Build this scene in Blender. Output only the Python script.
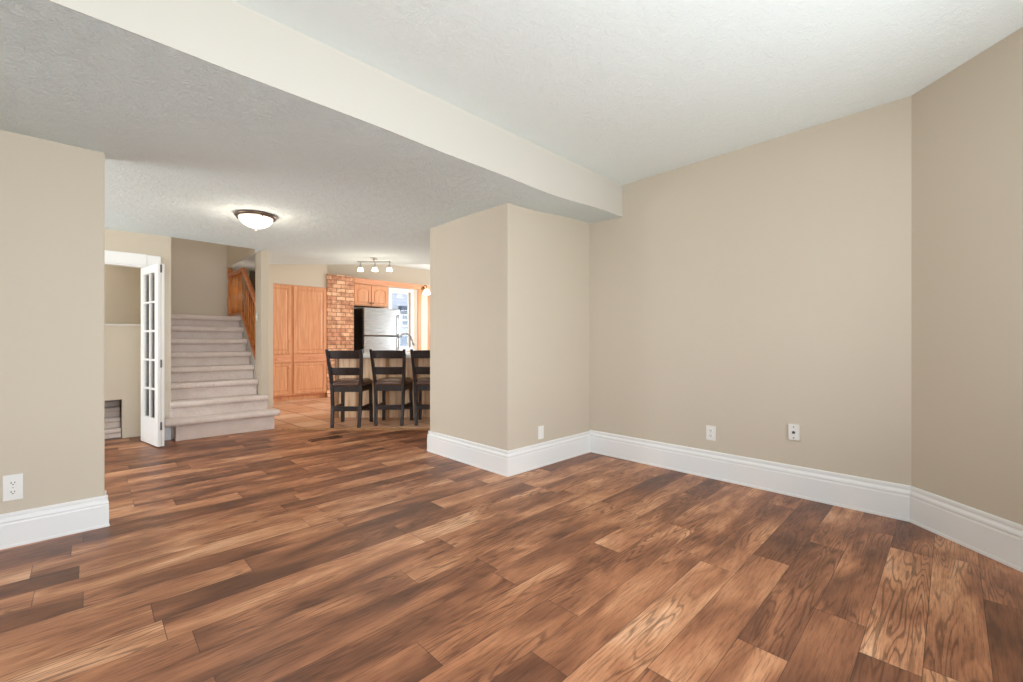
import bpy, bmesh, math, random
import numpy as np
from mathutils import Vector, Matrix
random.seed(7)
for o in list(bpy.data.objects): bpy.data.objects.remove(o)
S = bpy.context.scene
COL = S.collection

# ---------------------------------------------------------------- camera
F_PX = 432.0
YAW = math.atan(440.5 / F_PX)              # angle between the view axis and world X
cam_d = bpy.data.cameras.new('camera'); cam = bpy.data.objects.new('camera', cam_d); COL.objects.link(cam)
cam_d.sensor_width = 36; cam_d.lens = 36 * F_PX / 1023; cam_d.shift_y = 1.0 / 1023; cam_d.clip_start = 0.05
cam.location = (0, 0, 1.2); cam.rotation_euler = (math.pi / 2, 0, YAW - math.pi / 2)
S.camera = cam
# ---------------------------------------------------------------- view and world
S.view_settings.view_transform = 'Standard'; S.view_settings.look = 'None'
S.view_settings.gamma = 1; S.view_settings.use_curve_mapping = False
S.view_settings.exposure = 0.04
W = bpy.data.worlds.new('world'); S.world = W; W.use_nodes = True
W.node_tree.nodes['Background'].inputs[0].default_value = (0.80, 0.88, 1.0, 1)
W.node_tree.nodes['Background'].inputs[1].default_value = 4.0

def area(name, loc, direction, sx, sy, power, col=(1, 1, 1)):
    l = bpy.data.lights.new(name, 'AREA'); l.shape = 'RECTANGLE'; l.size = sx; l.size_y = sy
    l.energy = power; l.color = col
    o = bpy.data.objects.new(name, l); COL.objects.link(o); o.location = loc
    o.rotation_euler = Vector(direction).to_track_quat('-Z', 'Y').to_euler()
    return o
# window daylight, the upper hall lamp, and fills added without a seen source
DAY = (0.86, 0.93, 1.0)
area('daylight_rear_window', (0.9, -1.16, 1.45), (0, 1, 0.75), 3.3, 1.75, 146, DAY)
area('side_fill', (-3.06, 1.3, 1.45), (1, 0, 1.0), 2.5, 1.75, 22, DAY)  # unseen fill tipped upward, added to lift the right wall and low ceiling
area('hall_fill', (-3.06, 5.4, 1.3), (1, 0, 0.95), 1.9, 2.0, 140, (0.9, 0.95, 1.0))  # made-up source in the unseen hall, added to light door wall and floor
area('daylight_kitchen_side', (7.44, 7.4, 1.7), (-1, 0, 0.2), 3.0, 1.8, 175, DAY)
area('stairwell_fill', (1.2, 7.9, 4.12), (0, 0, -1), 0.8, 1.2, 9, (0.97, 0.97, 1.0))  # added fill under the closed stairwell ceiling, no opening there
area('upper_hall_lamp', (2.08, 8.1, 2.0), (-1, 0, 0.35), 0.15, 0.15, 2.2, (1.0, 0.93, 0.84))
area('closet_fill', (-0.3, 7.65, 2.57), (0, 0, -1), 0.25, 0.25, 6, (1.0, 0.95, 0.88))  # unseen fill, added to brighten the space behind the folding door
def point(name, loc, power, col, r=0.05):
    l = bpy.data.lights.new(name, 'POINT'); l.energy = power; l.color = col; l.shadow_soft_size = r
    o = bpy.data.objects.new(name, l); COL.objects.link(o); o.location = loc; return o

# ---------------------------------------------------------------- node helpers
class NT:
    def __init__(s, name, base=(0.8, 0.8, 0.8), rough=0.6, metal=0.0, spec=0.5):
        s.m = bpy.data.materials.new(name); s.m.use_nodes = True
        s.t = s.m.node_tree; s.b = s.t.nodes['Principled BSDF']
        s.b.inputs['Base Color'].default_value = (*base, 1); s.b.inputs['Roughness'].default_value = rough
        s.b.inputs['Metallic'].default_value = metal; s.b.inputs['Specular IOR Level'].default_value = spec
    def n(s, typ, **kw):
        nd = s.t.nodes.new(typ)
        for k, v in kw.items():
            if k.startswith('i_'):
                key = k[2:]; key = int(key) if key.isdigit() else key.replace('_', ' ')
                if isinstance(v, bpy.types.NodeSocket): s.t.links.new(v, nd.inputs[key])
                else: nd.inputs[key].default_value = v
            else: setattr(nd, k, v)
        return nd
    def math(s, op, a, b=0.0, c=None):
        nd = s.t.nodes.new('ShaderNodeMath'); nd.operation = op
        for i, v in enumerate((a, b) if c is None else (a, b, c)):
            if isinstance(v, bpy.types.NodeSocket): s.t.links.new(v, nd.inputs[i])
            else: nd.inputs[i].default_value = v
        return nd.outputs[0]
    def link(s, a, b): s.t.links.new(a, s.b.inputs[b] if isinstance(b, str) else b)
    def ramp(s, fac, stops, interp='LINEAR'):
        nd = s.t.nodes.new('ShaderNodeValToRGB'); cr = nd.color_ramp; cr.interpolation = interp
        while len(cr.elements) < len(stops): cr.elements.new(0.5)
        for e, (p, c) in zip(cr.elements, stops): e.position = p; e.color = (*c, 1)
        s.t.links.new(fac, nd.inputs[0]); return nd.outputs[0]
    def mix(s, fac, a, b, mode='MIX'):
        nd = s.t.nodes.new('ShaderNodeMix'); nd.data_type = 'RGBA'; nd.blend_type = mode
        for i, v in ((0, fac), (6, a), (7, b)):
            if isinstance(v, bpy.types.NodeSocket): s.t.links.new(v, nd.inputs[i])
            else: nd.inputs[i].default_value = (*v, 1) if isinstance(v, tuple) else v
        return nd.outputs[2]
    def bump(s, h, strength=0.3, dist=0.01):
        nd = s.n('ShaderNodeBump', i_Strength=strength, i_Distance=dist, i_Height=h)
        s.link(nd.outputs[0], 'Normal'); return nd
    def pos(s):
        return s.n('ShaderNodeNewGeometry').outputs['Position']
    def obj(s):
        return s.n('ShaderNodeTexCoord').outputs['Object']

def lin(r, g, b):
    f = lambda c: ((c / 255 + 0.055) / 1.055) ** 2.4 if c / 255 > 0.04045 else c / 255 / 12.92
    return (f(r), f(g), f(b))

def plain(name, rgb, rough=0.5, metal=0.0, spec=0.5, noise=0.0, nscale=40):
    t = NT(name, lin(*rgb), rough, metal, spec)
    if noise:
        nz = t.n('ShaderNodeTexNoise', i_Vector=t.obj(), i_Scale=nscale, i_Detail=4.0)
        t.bump(nz.outputs[0], noise, 0.004)
    return t.m

def mat_wall():
    t = NT('wall_paint', lin(216, 203, 182), 0.75, 0, 0.25)
    p = t.pos()
    n1 = t.n('ShaderNodeTexNoise', i_Vector=p, i_Scale=0.8, i_Detail=2.0).outputs[0]
    c = t.mix(n1, lin(202, 190, 170), lin(209, 197, 178)); t.link(c, 'Base Color')
    n2 = t.n('ShaderNodeTexNoise', i_Vector=p, i_Scale=90.0, i_Detail=3.0).outputs[0]
    t.bump(n2, 0.08, 0.003); return t.m
def mat_ceiling(name, strength, rgb):
    t = NT(name, lin(*rgb), 0.9, 0, 0.15); p = t.pos()
    d = t.n('ShaderNodeTexNoise', i_Vector=p, i_Scale=9.0, i_Detail=3.0)
    v = t.n('ShaderNodeVectorMath', operation='MULTIPLY_ADD'); t.t.links.new(d.outputs[1], v.inputs[0])
    v.inputs[1].default_value = (0.12, 0.12, 0.12); t.t.links.new(p, v.inputs[2])
    a = t.n('ShaderNodeTexNoise', i_Vector=v.outputs[0], i_Scale=70.0, i_Detail=5.0, i_Roughness=0.62).outputs[0]
    b = t.n('ShaderNodeTexNoise', i_Vector=v.outputs[0], i_Scale=14.0, i_Detail=6.0, i_Roughness=0.7).outputs[0]
    a = t.n('ShaderNodeMapRange', i_0=a, i_1=0.42, i_2=0.62).outputs[0]
    b = t.n('ShaderNodeMapRange', i_0=b, i_1=0.48, i_2=0.60).outputs[0]
    h = t.math('ADD', a, b); t.bump(h, strength, 0.006); return t.m

def mat_floor():
    t = NT('laminate_planks', (0.3, 0.16, 0.09), 0.4, 0, 0.42)
    p = t.pos(); sp = t.n('ShaderNodeSeparateXYZ', i_0=p); X, Y = sp.outputs[0], sp.outputs[1]
    wd, ln = 0.178, 1.22
    yy = t.math('DIVIDE', t.math('SUBTRACT', Y, 0.075), wd)
    row = t.math('FLOOR', yy); fy = t.math('FRACT', yy)
    wr = t.n('ShaderNodeTexWhiteNoise', noise_dimensions='1D', i_W=row).outputs[0]
    xx = t.math('ADD', t.math('DIVIDE', X, ln), t.math('MULTIPLY', wr, 7.3))
    col = t.math('FLOOR', xx); fx = t.math('FRACT', xx)
    cv = t.n('ShaderNodeCombineXYZ', i_0=row, i_1=col, i_2=3.0).outputs[0]
    wn = t.n('ShaderNodeTexWhiteNoise', noise_dimensions='3D', i_Vector=cv)
    rnd = wn.outputs[0]; rc = wn.outputs[1]
    # per plank offset coordinates
    off = t.n('ShaderNodeVectorMath', operation='MULTIPLY_ADD'); t.t.links.new(rc, off.inputs[0])
    off.inputs[1].default_value = (31, 17, 23); t.t.links.new(p, off.inputs[2]); q = off.outputs[0]
    def stretched(sx, sy, scale, detail, rough=0.5, dist=0.0):
        m = t.n('ShaderNodeMapping', i_Vector=q); m.inputs['Scale'].default_value = (sx, sy, 1)
        return t.n('ShaderNodeTexNoise', i_Vector=m.outputs[0], i_Scale=scale, i_Detail=detail, i_Roughness=rough, i_Distortion=dist).outputs[0]
    fine = stretched(2.0, 26, 4.0, 5.0, 0.65)
    smoke = stretched(1.0, 3.0, 1.7, 3.0, 0.5, 0.6)
    warp = stretched(0.62, 6.5, 1.1, 2.0, 0.5, 0.15)
    pores = stretched(1.6, 60, 5.0, 3.0, 0.6)
    # cathedral figure: contour lines of a smooth stretched noise
    rings = t.math('SINE', t.math('MULTIPLY', t.math('ADD', warp, t.math('MULTIPLY', fine, 0.03)), 130.0))
    rings = t.n('ShaderNodeMapRange', i_0=rings, i_1=0.25, i_2=1.0).outputs[0]
    figure = t.math('MULTIPLY', rings, t.n('ShaderNodeMapRange', i_0=stretched(1.0, 3.0, 1.3, 1.0), i_1=0.44, i_2=0.56).outputs[0])
    tone = t.math('ADD', t.math('MULTIPLY', rnd, 0.55), t.math('MULTIPLY', t.math('SUBTRACT', smoke, 0.5), 1.8))
    tone = t.math('ADD', tone, 0.16)
    base = t.ramp(tone, [(0.0, lin(102, 63, 43)), (0.3, lin(141, 90, 62)), (0.56, lin(180, 121, 85)), (0.82, lin(212, 154, 113)), (1.0, lin(230, 178, 139))])
    g1 = t.ramp(fine, [(0.30, (0.58, 0.53, 0.49)), (0.46, (0.93, 0.92, 0.91)), (0.62, (1.07, 1.06, 1.04))])
    c = t.mix(1.0, base, g1, 'MULTIPLY')
    c = t.mix(t.math('MULTIPLY', figure, 0.58), c, lin(76, 44, 27))
    c = t.mix(t.n('ShaderNodeMapRange', i_0=pores, i_1=0.56, i_2=0.70, i_4=0.6).outputs[0], c, lin(92, 56, 36))
    # joints
    ey = t.math('MINIMUM', fy, t.math('SUBTRACT', 1.0, fy)); ex = t.math('MINIMUM', fx, t.math('SUBTRACT', 1.0, fx))
    gy = t.math('LESS_THAN', ey, 0.0075); gx = t.math('LESS_THAN', ex, 0.0013)
    g = t.math('MAXIMUM', gy, gx)
    c = t.mix(t.math('MULTIPLY', g, 0.65), c, lin(48, 29, 20)); t.link(c, 'Base Color')
    r = t.n('ShaderNodeMapRange', i_0=fine, i_1=0.3, i_2=0.7, i_3=0.44, i_4=0.34).outputs[0]; t.link(r, 'Roughness')
    h = t.math('SUBTRACT', t.math('MULTIPLY', fine, 0.25), g); t.bump(h, 0.25, 0.002)
    return t.m

def mat_tile():
    t = NT('terracotta_tile', lin(214, 158, 120), 0.35, 0, 0.5)
    p = t.pos(); mp = t.n('ShaderNodeMapping', i_Vector=p); mp.inputs['Rotation'].default_value = (0, 0, math.radians(-4))
    mp.inputs['Location'].default_value = (0.12, 0.1, 0)
    sp = t.n('ShaderNodeSeparateXYZ', i_0=mp.outputs[0])
    fx = t.math('FRACT', t.math('DIVIDE', sp.outputs[0], 0.45)); fy = t.math('FRACT', t.math('DIVIDE', sp.outputs[1], 0.45))
    cx = t.math('FLOOR', t.math('DIVIDE', sp.outputs[0], 0.45)); cy = t.math('FLOOR', t.math('DIVIDE', sp.outputs[1], 0.45))
    wn = t.n('ShaderNodeTexWhiteNoise', i_Vector=t.n('ShaderNodeCombineXYZ', i_0=cx, i_1=cy).outputs[0]).outputs[0]
    nz = t.n('ShaderNodeTexNoise', i_Vector=p, i_Scale=5.0, i_Detail=5.0).outputs[0]
    k = t.math('ADD', t.math('MULTIPLY', wn, 0.45), t.math('MULTIPLY', nz, 0.6))
    c = t.ramp(k, [(0.15, lin(178, 120, 86)), (0.5, lin(218, 164, 126)), (0.85, lin(236, 198, 166))])
    ex = t.math('MINIMUM', fx, t.math('SUBTRACT', 1.0, fx)); ey = t.math('MINIMUM', fy, t.math('SUBTRACT', 1.0, fy))
    g = t.math('LESS_THAN', t.math('MINIMUM', ex, ey), 0.02)
    c = t.mix(g, c, lin(128, 84, 60)); t.link(c, 'Base Color')
    t.bump(t.math('SUBTRACT', 1.0, g), 0.3, 0.002); return t.m

def mat_wood(name, dark, mid, light, axis='Z', rough=0.4, scale=1.0):
    t = NT(name, lin(*mid), rough, 0, 0.4)
    m = t.n('ShaderNodeMapping', i_Vector=t.pos())
    sc = {'Z': (14, 14, 0.9), 'X': (0.9, 14, 14), 'Y': (14, 0.9, 14)}[axis]; m.inputs['Scale'].default_value = sc
    a = t.n('ShaderNodeTexNoise', i_Vector=m.outputs[0], i_Scale=2.2 * scale, i_Detail=6.0, i_Roughness=0.6, i_Distortion=0.5).outputs[0]
    c = t.ramp(a, [(0.28, lin(*dark)), (0.5, lin(*mid)), (0.72, lin(*light))]); t.link(c, 'Base Color'); t.bump(a, 0.1, 0.002)
    return t.m
def mat_brick():
    t = NT('brick', (0.5, 0.25, 0.15), 0.85, 0, 0.2)
    sp = t.n('ShaderNodeSeparateXYZ', i_0=t.pos())
    v = t.n('ShaderNodeCombineXYZ', i_0=t.math('ADD', sp.outputs[0], sp.outputs[1]), i_1=sp.outputs[2]).outputs[0]
    b = t.n('ShaderNodeTexBrick', i_Vector=v, i_Scale=1.0, i_Mortar_Size=0.009, i_Brick_Width=0.20, i_Row_Height=0.088,
            i_Color1=(*lin(240, 192, 152), 1), i_Color2=(*lin(200, 142, 110), 1), i_Mortar=(*lin(158, 120, 96), 1))
    b.offset = 0.5; b.inputs['Mortar Smooth'].default_value = 0.3
    nz = t.n('ShaderNodeTexNoise', i_Vector=t.pos(), i_Scale=11.0, i_Detail=5.0).outputs[0]
    k = t.ramp(nz, [(0.35, (0.72, 0.68, 0.66)), (0.5, (1, 1, 1)), (0.68, (1.22, 1.25, 1.28))])
    c = t.mix(1.0, b.outputs[0], k, 'MULTIPLY'); t.link(c, 'Base Color')
    t.bump(t.math('SUBTRACT', nz, t.math('MULTIPLY', b.outputs[1], 2.0)), 0.6, 0.008); return t.m
def mat_carpet():
    t = NT('carpet', lin(196, 180, 168), 0.95, 0, 0.1); p = t.pos()
    a = t.n('ShaderNodeTexNoise', i_Vector=p, i_Scale=180.0, i_Detail=3.0).outputs[0]
    b = t.n('ShaderNodeTexNoise', i_Vector=p, i_Scale=7.0, i_Detail=4.0).outputs[0]
    c = t.mix(b, lin(214, 197, 186), lin(238, 223, 213)); c2 = t.ramp(a, [(0.35, (0.8, 0.8, 0.8)), (0.65, (1.1, 1.1, 1.1))])
    t.link(t.mix(1.0, c, c2, 'MULTIPLY'), 'Base Color'); t.b.inputs['Sheen Weight'].default_value = 0.2
    t.bump(t.math('ADD', a, t.math('MULTIPLY', b, 0.8)), 0.5, 0.01); return t.m
def mat_glass(name='clear_glass'):
    m = bpy.data.materials.new(name); m.use_nodes = True; t = m.node_tree; t.nodes.clear()
    out = t.nodes.new('ShaderNodeOutputMaterial'); mx = t.nodes.new('ShaderNodeMixShader')
    tr = t.nodes.new('ShaderNodeBsdfTransparent'); gl = t.nodes.new('ShaderNodeBsdfGlossy'); gl.inputs['Roughness'].default_value = 0.03
    fr = t.nodes.new('ShaderNodeFresnel'); fr.inputs[0].default_value = 1.3
    t.links.new(fr.outputs[0], mx.inputs[0]); t.links.new(tr.outputs[0], mx.inputs[1]); t.links.new(gl.outputs[0], mx.inputs[2])
    t.links.new(mx.outputs[0], out.inputs[0]); return m
def mat_emit(name, rgb, strength):
    t = NT(name, rgb, 0.4); t.b.inputs['Emission Color'].default_value = (*rgb, 1); t.b.inputs['Emission Strength'].default_value = strength
    return t.m
def mat_siding():
    t = NT('house_siding', lin(214, 216, 224), 0.7); sp = t.n('ShaderNodeSeparateXYZ', i_0=t.pos())
    f = t.math('FRACT', t.math('DIVIDE', sp.outputs[2], 0.15)); c = t.ramp(f, [(0.0, lin(118, 121, 130)), (0.12, lin(168, 170, 177)), (1.0, lin(160, 162, 170))])
    t.link(c, 'Base Color'); return t.m
def mat_steel():
    t = NT('brushed_steel', (0.46, 0.46, 0.45), 0.28, 1.0)
    m = t.n('ShaderNodeMapping', i_Vector=t.pos()); m.inputs['Scale'].default_value = (3, 3, 260)
    a = t.n('ShaderNodeTexNoise', i_Vector=m.outputs[0], i_Scale=1.0, i_Detail=3.0).outputs[0]
    t.link(t.n('ShaderNodeMapRange', i_0=a, i_3=0.2, i_4=0.36).outputs[0], 'Roughness'); return t.m

M = dict(
    wall=mat_wall(), ceil_low=mat_ceiling('ceiling_knockdown', 0.75, (234, 243, 241)), ceil_up=mat_ceiling('ceiling_texture', 0.28, (238, 244, 241)),
    white=plain('white_trim_paint', (238, 237, 233), 0.35, 0, 0.45), beam=plain('cream_paint', (208, 202, 191), 0.6, 0, 0.3),
    floor=mat_floor(), tile=mat_tile(), brick=mat_brick(), carpet=mat_carpet(), glass=mat_glass(),
    oak=mat_wood('oak_cabinet', (198, 132, 90), (217, 154, 110), (230, 172, 128)), oak_x=mat_wood('oak_rail', (198, 132, 94), (216, 150, 110), (228, 168, 130), 'X'),
    rail=mat_wood('stair_oak', (176, 100, 46), (212, 134, 68), (230, 164, 98), 'Z', 0.3), rail_y=mat_wood('stair_oak_rail', (156, 84, 36), (192, 110, 52), (212, 136, 74), 'Y', 0.3),
    panel=mat_wood('peninsula_board', (192, 150, 112), (228, 192, 154), (242, 212, 178)), batten=mat_wood('peninsula_batten', (120, 84, 52), (158, 112, 70), (184, 138, 92)),
    dark=mat_wood('espresso_wood', (26, 20, 18), (38, 29, 26), (50, 39, 34), 'Z', 0.3), leather=plain('brown_leather', (84, 58, 46), 0.26, 0, 0.5, 0.15, 60),
    stone=plain('pale_countertop', (226, 224, 220), 0.2, 0, 0.5), steel=mat_steel(), black=plain('black_plastic', (22, 22, 24), 0.4),
    bronze=plain('brushed_bronze', (112, 96, 84), 0.35, 0.85), nickel=plain('brushed_nickel', (172, 168, 162), 0.3, 0.85),
    hinge=plain('hinge_metal', (90, 86, 80), 0.35, 0.9), brass=plain('antique_brass', (130, 96, 58), 0.35, 0.9),
    lamp=mat_emit('lit_frosted_glass', (1.0, 0.93, 0.82), 5.0), bulb=mat_emit('lit_lamp_glass', (1.0, 0.90, 0.76), 6.0),
    plate=plain('white_plastic', (236, 234, 228), 0.35), slot=plain('dark_slot', (40, 38, 36), 0.6),
    vent=plain('vent_metal', (104, 76, 58), 0.35, 0.6), siding=mat_siding(), roofm=plain('house_eave', (86, 90, 100), 0.8), bluegrey=plain('blue_grey', (96, 110, 126), 0.5),
    grass=plain('lawn', (80, 92, 62), 0.95, 0, 0.1, 0.4, 30), doorway_dark=plain('dark_doorway_olive', (112, 102, 80), 0.5), hallfloor=plain('upper_hall_carpet', (190, 174, 162), 0.95),
)

# ---------------------------------------------------------------- mesh helpers
def obj(name, bm, mat, parent=None, kind=None, smooth=False, bevel=0.0, seg=2):
    me = bpy.data.meshes.new(name)
    bmesh.ops.recalc_face_normals(bm, faces=bm.faces)
    bm.to_mesh(me); bm.free()
    if smooth:
        for p in me.polygons: p.use_smooth = True
    o = bpy.data.objects.new(name, me); COL.objects.link(o)
    for m in (mat if isinstance(mat, (list, tuple)) else [mat]): me.materials.append(m)
    if bevel:
        b = o.modifiers.new('bevel', 'BEVEL'); b.width = bevel; b.segments = seg; b.limit_method = 'ANGLE'
    if parent: o.parent = parent
    if kind: o['kind'] = kind
    return o
def tag(o, label=None, cat=None, group=None, kind=None):
    if label: o['label'] = label
    if cat: o['category'] = cat
    if group: o['group'] = group
    if kind: o['kind'] = kind
    return o
def empty(name, loc=(0, 0, 0), rz=0.0, **kw):
    o = bpy.data.objects.new(name, None); COL.objects.link(o); o.location = loc; o.rotation_euler = (0, 0, rz)
    o.empty_display_size = 0.1
    return tag(o, **kw)
def box(bm, x0, x1, y0, y1, z0, z1, mi=0):
    vs = [bm.verts.new((x, y, z)) for z in (z0, z1) for x, y in ((x0, y0), (x1, y0), (x1, y1), (x0, y1))]
    for f in ((3, 2, 1, 0), (4, 5, 6, 7), (0, 1, 5, 4), (1, 2, 6, 5), (2, 3, 7, 6), (3, 0, 4, 7)):
        fc = bm.faces.new([vs[i] for i in f]); fc.material_index = mi
    return bm
def B(*a): return box(bmesh.new(), *a)
def boxes(*L):
    bm = bmesh.new()
    for a in L: box(bm, *a)
    return bm
def prism(pts, z0, z1, bm=None):
    bm = bm or bmesh.new(); n = len(pts)
    lo = [bm.verts.new((x, y, z0)) for x, y in pts]; hi = [bm.verts.new((x, y, z1)) for x, y in pts]
    bm.faces.new(lo[::-1]); bm.faces.new(hi)
    for i in range(n): bm.faces.new((lo[i], lo[(i + 1) % n], hi[(i + 1) % n], hi[i]))
    return bm
def extrude_x(pts_yz, x0, x1, bm=None):
    bm = bm or bmesh.new(); n = len(pts_yz)
    a = [bm.verts.new((x0, y, z)) for y, z in pts_yz]; b = [bm.verts.new((x1, y, z)) for y, z in pts_yz]
    bm.faces.new(a); bm.faces.new(b[::-1])
    for i in range(n): bm.faces.new((a[i], b[i], b[(i + 1) % n], a[(i + 1) % n]))
    return bm
def lathe(prof, seg=24, bm=None, c=(0, 0), cap=True):
    bm = bm or bmesh.new(); rings = []
    for r, z in prof:
        rings.append([bm.verts.new((c[0] + r * math.cos(2 * math.pi * i / seg), c[1] + r * math.sin(2 * math.pi * i / seg), z)) for i in range(seg)])
    for a, b in zip(rings, rings[1:]):
        for i in range(seg): bm.faces.new((a[i], a[(i + 1) % seg], b[(i + 1) % seg], b[i]))
    if cap: bm.faces.new(rings[0][::-1]); bm.faces.new(rings[-1])
    return bm
def tube(pts, r, seg=10, bm=None):
    bm = bm or bmesh.new(); pts = [Vector(p) for p in pts]; rings = []
    rs = r if isinstance(r, (list, tuple)) else [r] * len(pts)
    for i, p in enumerate(pts):
        d = (pts[min(i + 1, len(pts) - 1)] - pts[max(i - 1, 0)]).normalized()
        u = d.cross(Vector((0, 0, 1)));
        if u.length < 0.05: u = d.cross(Vector((1, 0, 0)))
        u.normalize(); w = d.cross(u)
        rings.append([bm.verts.new(p + rs[i] * (math.cos(2 * math.pi * k / seg) * u + math.sin(2 * math.pi * k / seg) * w)) for k in range(seg)])
    for a, b in zip(rings, rings[1:]):
        for k in range(seg): bm.faces.new((a[k], a[(k + 1) % seg], b[(k + 1) % seg], b[k]))
    bm.faces.new(rings[0][::-1]); bm.faces.new(rings[-1]); return bm
def hexa(bm, lo, hi):
    """solid between two quads of 4 points"""
    a = [bm.verts.new(p) for p in lo]; b = [bm.verts.new(p) for p in hi]
    bm.faces.new(a[::-1]); bm.faces.new(b)
    for i in range(4): bm.faces.new((a[i], a[(i + 1) % 4], b[(i + 1) % 4], b[i]))
    return bm
def bar(bm, p0, p1, wx, wy0, wy1=None):
    """post from p0 to p1, section wx by wy"""
    wy1 = wy1 or wy0
    q = lambda p, w: [(p[0] - wx / 2, p[1] - w / 2, p[2]), (p[0] + wx / 2, p[1] - w / 2, p[2]), (p[0] + wx / 2, p[1] + w / 2, p[2]), (p[0] - wx / 2, p[1] + w / 2, p[2])]
    return hexa(bm, q(p0, wy0), q(p1, wy1))
def copy_tree(o, parent=None):
    c = o.copy(); COL.objects.link(c)
    if parent: c.parent = parent
    for ch in list(o.children): copy_tree(ch, c)
    return c
FW = Vector((math.cos(YAW), math.sin(YAW), 0)); RT = Vector((math.sin(YAW), -math.cos(YAW), 0))
def dl(D, s, z=0.0):                       # a point on the kitchen's diagonal axes
    return FW * D + RT * s + Vector((0, 0, z))

# ================================================================ SHELL
RX = 3.935; CX0 = 2.685; CY = 2.785; CY1 = 4.02; LY = 3.87; SY = 6.75; KY = 10.0; BY = 2.385
diag = lambda D, x: (D - x * FW.x) / FW.y
obj('floor', prism([(-3.1, -1.25), (4.15, -1.25), (4.15, diag(5.95, 4.15)), (1.83, diag(5.95, 1.83)), (1.83, 8.9), (-3.1, 8.9)], -0.1, 0.0), M['floor'], kind='structure')
obj('kitchen_floor', prism([(4.15, diag(5.95, 4.15)), (7.6, 4.1), (7.6, 10.1), (1.83, 10.1), (1.83, diag(5.95, 1.83))], -0.1, 0.003), M['tile'], kind='structure')
# oak strip where planks and tiles meet
a, b = (1.90, diag(5.93, 1.90)), (4.15, diag(5.93, 4.15))
bm = bmesh.new()
sec = [(-0.03, 0.0), (-0.022, 0.010), (0.0, 0.014), (0.022, 0.010), (0.03, 0.0)]
ra = [bm.verts.new((a[0] + FW.x * s, a[1] + FW.y * s, z)) for s, z in sec]; rb = [bm.verts.new((b[0] + FW.x * s, b[1] + FW.y * s, z)) for s, z in sec]
bm.faces.new(ra); bm.faces.new(rb[::-1])
for i in range(5): bm.faces.new((ra[i], ra[(i + 1) % 5], rb[(i + 1) % 5], rb[i]))
obj('trim_1', bm, M['batten'], kind='structure')

# ceilings
bm = hexa(bmesh.new(), [(-3.1, -1.25, 2.87), (4.15, -1.25, 2.87), (4.15, BY, 2.815), (-3.1, BY, 2.815)], [(-3.1, -1.25, 2.99), (4.15, -1.25, 2.99), (4.15, BY, 2.99), (-3.1, BY, 2.99)])
obj('ceiling', bm, M['ceil_up'], kind='structure')
P = np.array([(-0.1, 2.385), (1.0, 2.385), (2.05, 2.385), (3.99, 2.385), (0.08, 3.87), (-0.4, 3.87), (2.7, 2.79), (2.72, 4.13), (3.99, 2.8), (0.14, 6.75), (0.7, 6.75), (1.75, 6.75), (3.2, 6.9), (4.2, 5.9), (2.2, 7.9), (1.72, 7.05), (1.72, 8.8)])
Z = np.array([2.488, 2.48, 2.466, 2.488, 2.432, 2.432, 2.445, 2.445, 2.505, 2.49, 2.495, 2.487, 2.49, 2.49, 2.49, 2.485, 2.478])
def ceil_z(x, y):
    d = np.hypot(P[:, 0] - x, P[:, 1] - y); w = 1 / (d ** 2 + 0.05) ** 1.5
    return float((w * Z).sum() / w.sum())
def ceil_patch(poly_fn, xs, ys, name):
    bm = bmesh.new(); g = {}
    for i, x in enumerate(xs):
        for j, y in enumerate(ys):
            X_, Y_ = poly_fn(x, y); z = ceil_z(X_, Y_); g[i, j] = (bm.verts.new((X_, Y_, z)), bm.verts.new((X_, Y_, z + 0.06)))
    n, m = len(xs), len(ys)
    for i in range(n - 1):
        for j in range(m - 1):
            bm.faces.new([g[a][0] for a in ((i, j), (i + 1, j), (i + 1, j + 1), (i, j + 1))]); bm.faces.new([g[a][1] for a in ((i, j), (i, j + 1), (i + 1, j + 1), (i + 1, j))])
    for i in range(n - 1):
        for j in (0, m - 1): bm.faces.new((g[i, j][0], g[i + 1, j][0], g[i + 1, j][1], g[i, j][1]))
    for j in range(m - 1):
        for i in (0, n - 1): bm.faces.new((g[i, j][0], g[i, j + 1][0], g[i, j + 1][1], g[i, j][1]))
    return bm
ymax = lambda x: 6.75 if x <= 1.72005 else min(diag(7.19, max(x, 1.72)), 8.85)
def pf(x, t): return x, BY + (ymax(x) - BY) * t
xs = [-3.1 + 4.82 * i / 30 for i in range(31)]; ts = [i / 30 for i in range(31)]
obj('ceiling_hall', ceil_patch(pf, xs, ts, ''), M['ceil_low'], kind='structure', smooth=False)
xs2 = [1.7201 + 2.4299 * i / 18 for i in range(19)]
obj('ceiling_passage', ceil_patch(pf, xs2, ts, ''), M['ceil_low'], kind='structure')
bm = bmesh.new(); xb = [-3.1] + [-3.0 + 0.25 * k for k in range(28)] + [RX + 0.1]
for x0_, x1_ in zip(xb, xb[1:]):
    za_, zb_ = ceil_z(x0_, BY) - 0.001, ceil_z(x1_, BY) - 0.001
    hexa(bm, [(x0_, BY - 0.004, za_), (x1_, BY - 0.004, zb_), (x1_, BY - 0.004, 2.95), (x0_, BY - 0.004, 2.95)], [(x0_, BY + 0.1, za_ + 0.02), (x1_, BY + 0.1, zb_ + 0.02), (x1_, BY + 0.1, 2.95), (x0_, BY + 0.1, 2.95)])
bmesh.ops.remove_doubles(bm, verts=bm.verts, dist=1e-4)
obj('beam', bm, M['beam'], kind='structure')
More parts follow.
